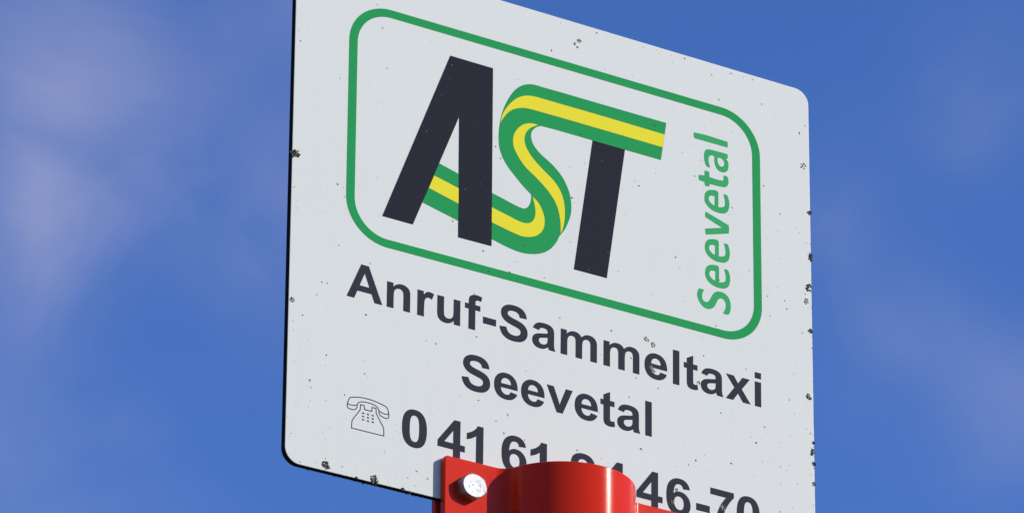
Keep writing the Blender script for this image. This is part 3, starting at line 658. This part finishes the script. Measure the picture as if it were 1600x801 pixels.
# ------------------------------------------------------------------ bolts
def hexr(a, af): return af / 2 / math.cos(((a + math.pi / 6) % (math.pi / 3)) - math.pi / 6)
def hex_head(h, af, rt, turn, cap=True, bore=0.0):
    bm = bmesh.new(); n = 72
    def ring(rf, zf): return [bm.verts.new((rf(2*math.pi*k/n + 1e-4) * math.cos(2*math.pi*k/n + turn) / 1000, -zf(2*math.pi*k/n + 1e-4) / 1000,
                                           rf(2*math.pi*k/n + 1e-4) * math.sin(2*math.pi*k/n + turn) / 1000)) for k in range(n)]
    rg = [ring(lambda a: hexr(a, af), lambda a: 0.0),
          ring(lambda a: hexr(a, af), lambda a: h - (hexr(a, af) - rt) * 0.55 - 0.12),
          ring(lambda a: hexr(a, af) - 0.18, lambda a: h - (hexr(a, af) - 0.18 - rt) * 0.5 - 0.03),
          ring(lambda a: rt, lambda a: h), ring(lambda a: rt * 0.93, lambda a: h - 0.02), ring(lambda a: rt * 0.45, lambda a: h - 0.1)]
    for a, b in zip(rg, rg[1:]):
        for k in range(n):
            bm.faces.new((a[k], a[(k+1) % n], b[(k+1) % n], b[k]))
    bm.faces.new(rg[-1]); bm.faces.new(rg[0])
    return bm_mesh('hex_head', bm, 28)
def cyl(r, y0, y1, n=32):
    bm = bmesh.new()
    a = [bm.verts.new((r*math.cos(2*math.pi*k/n)/1000, -y0/1000, r*math.sin(2*math.pi*k/n)/1000)) for k in range(n)]
    b = [bm.verts.new((r*math.cos(2*math.pi*k/n)/1000, -y1/1000, r*math.sin(2*math.pi*k/n)/1000)) for k in range(n)]
    bm.faces.new(a); bm.faces.new(b)
    for k in range(n): bm.faces.new((a[k], a[(k+1) % n], b[(k+1) % n], b[k]))
    return bm_mesh('cyl', bm, 40)
head_me = hex_head(5.4, 13.5, 6.5, math.radians(12))
nut_me = hex_head(6.5, 13.0, 6.1, math.radians(20))
shank_me = cyl(4.0, 0.0, -26.0); washer_me = cyl(7.0, 0.0, -1.6)
mk = bmesh.new()
def mark(pts, w=0.28): stroke_bm(mk, pts, w, 5.25, 5.46)
ringp = [(1.7 + 0.75 * math.cos(a), 3.0 + 0.75 * math.sin(a)) for a in [k * 0.628 for k in range(10)]]
stroke_bm(mk, ringp, 0.28, 5.25, 5.46, True)
mark([(2.0, 2.1), (2.6, 1.2), (3.4, 0.9)]); mark([(3.2, 1.7), (3.6, 1.2)]); mark([(2.6, 0.6), (3.7, -0.2), (3.1, -1.3)])
mark([(1.6, -1.6), (2.1, -3.8)]); mark([(1.6, -2.9), (2.9, -2.4)]); mark([(2.9, -1.9), (3.1, -3.3), (4.0, -2.8)])
mark([(-3.4, 1.6), (-2.6, 2.2), (-2.2, 1.2), (-3.0, 0.2)]); mark([(-3.6, -0.6), (-2.9, -1.4), (-1.9, -1.0)]); mark([(-1.4, 0.6), (-0.9, -0.4), (-1.7, -0.9)])
mark_me = bm_mesh('stamped_mark', mk)
for s, lab in ((109.4, 'silver hex bolt in the clamp flange that catches the shadow of the red bulge'),
               (229.6, 'silver hex bolt in the sunlit clamp flange under the digits 46')):
    b = empty('hex_bolt', ((s - POST_S) / 1000, -FN / 1000, SIGN_Z + 7.6 / 1000), lab, 'bolt', 'bolts of the pole clamp')
    b.scale = (1.08, 1.0, 0.95)
    hd = link('head', head_me, 'zinc', b)
    link('stamped_mark', mark_me, 'zinc', hd)
    link('shank', shank_me, 'zinc', b)
    nt_ = link('nut', nut_me, 'zinc', b); nt_.rotation_euler.z = math.pi
    nt_.location.y = (FN * 2 + ST) / 1000
    for yy in (FN - TB, ):
        w = link('washer', cyl(7.0, -TB, -FN - 0.0, 32), 'rubber', b)
        w2 = link('washer', cyl(7.0, -FN - ST, -FN * 2 - ST + TB, 32), 'rubber', b)

# ------------------------------------------------------------------ post
def post():
    bm = bmesh.new(); n = 64; r = (R_OUT - TB - 0.4) / 1000
    zs = [(-0.3, r), (0.0, r), (SIGN_Z - 0.0065, r), (SIGN_Z - 0.004, r - 0.0025)]
    rings = [[bm.verts.new((q * math.cos(2*math.pi*k/n), q * math.sin(2*math.pi*k/n), z)) for k in range(n)] for z, q in zs]
    for a, b in zip(rings, rings[1:]):
        for k in range(n): bm.faces.new((a[k], a[(k+1) % n], b[(k+1) % n], b[k]))
    bm.faces.new(rings[-1])
    return bm_mesh('sign_post', bm, 40)
p = link('sign_post', post(), 'galv')
p.location.y = -C_N / 1000
p['label'] = 'round grey steel post gripped by the red clamp under the sign'; p['category'] = 'post'
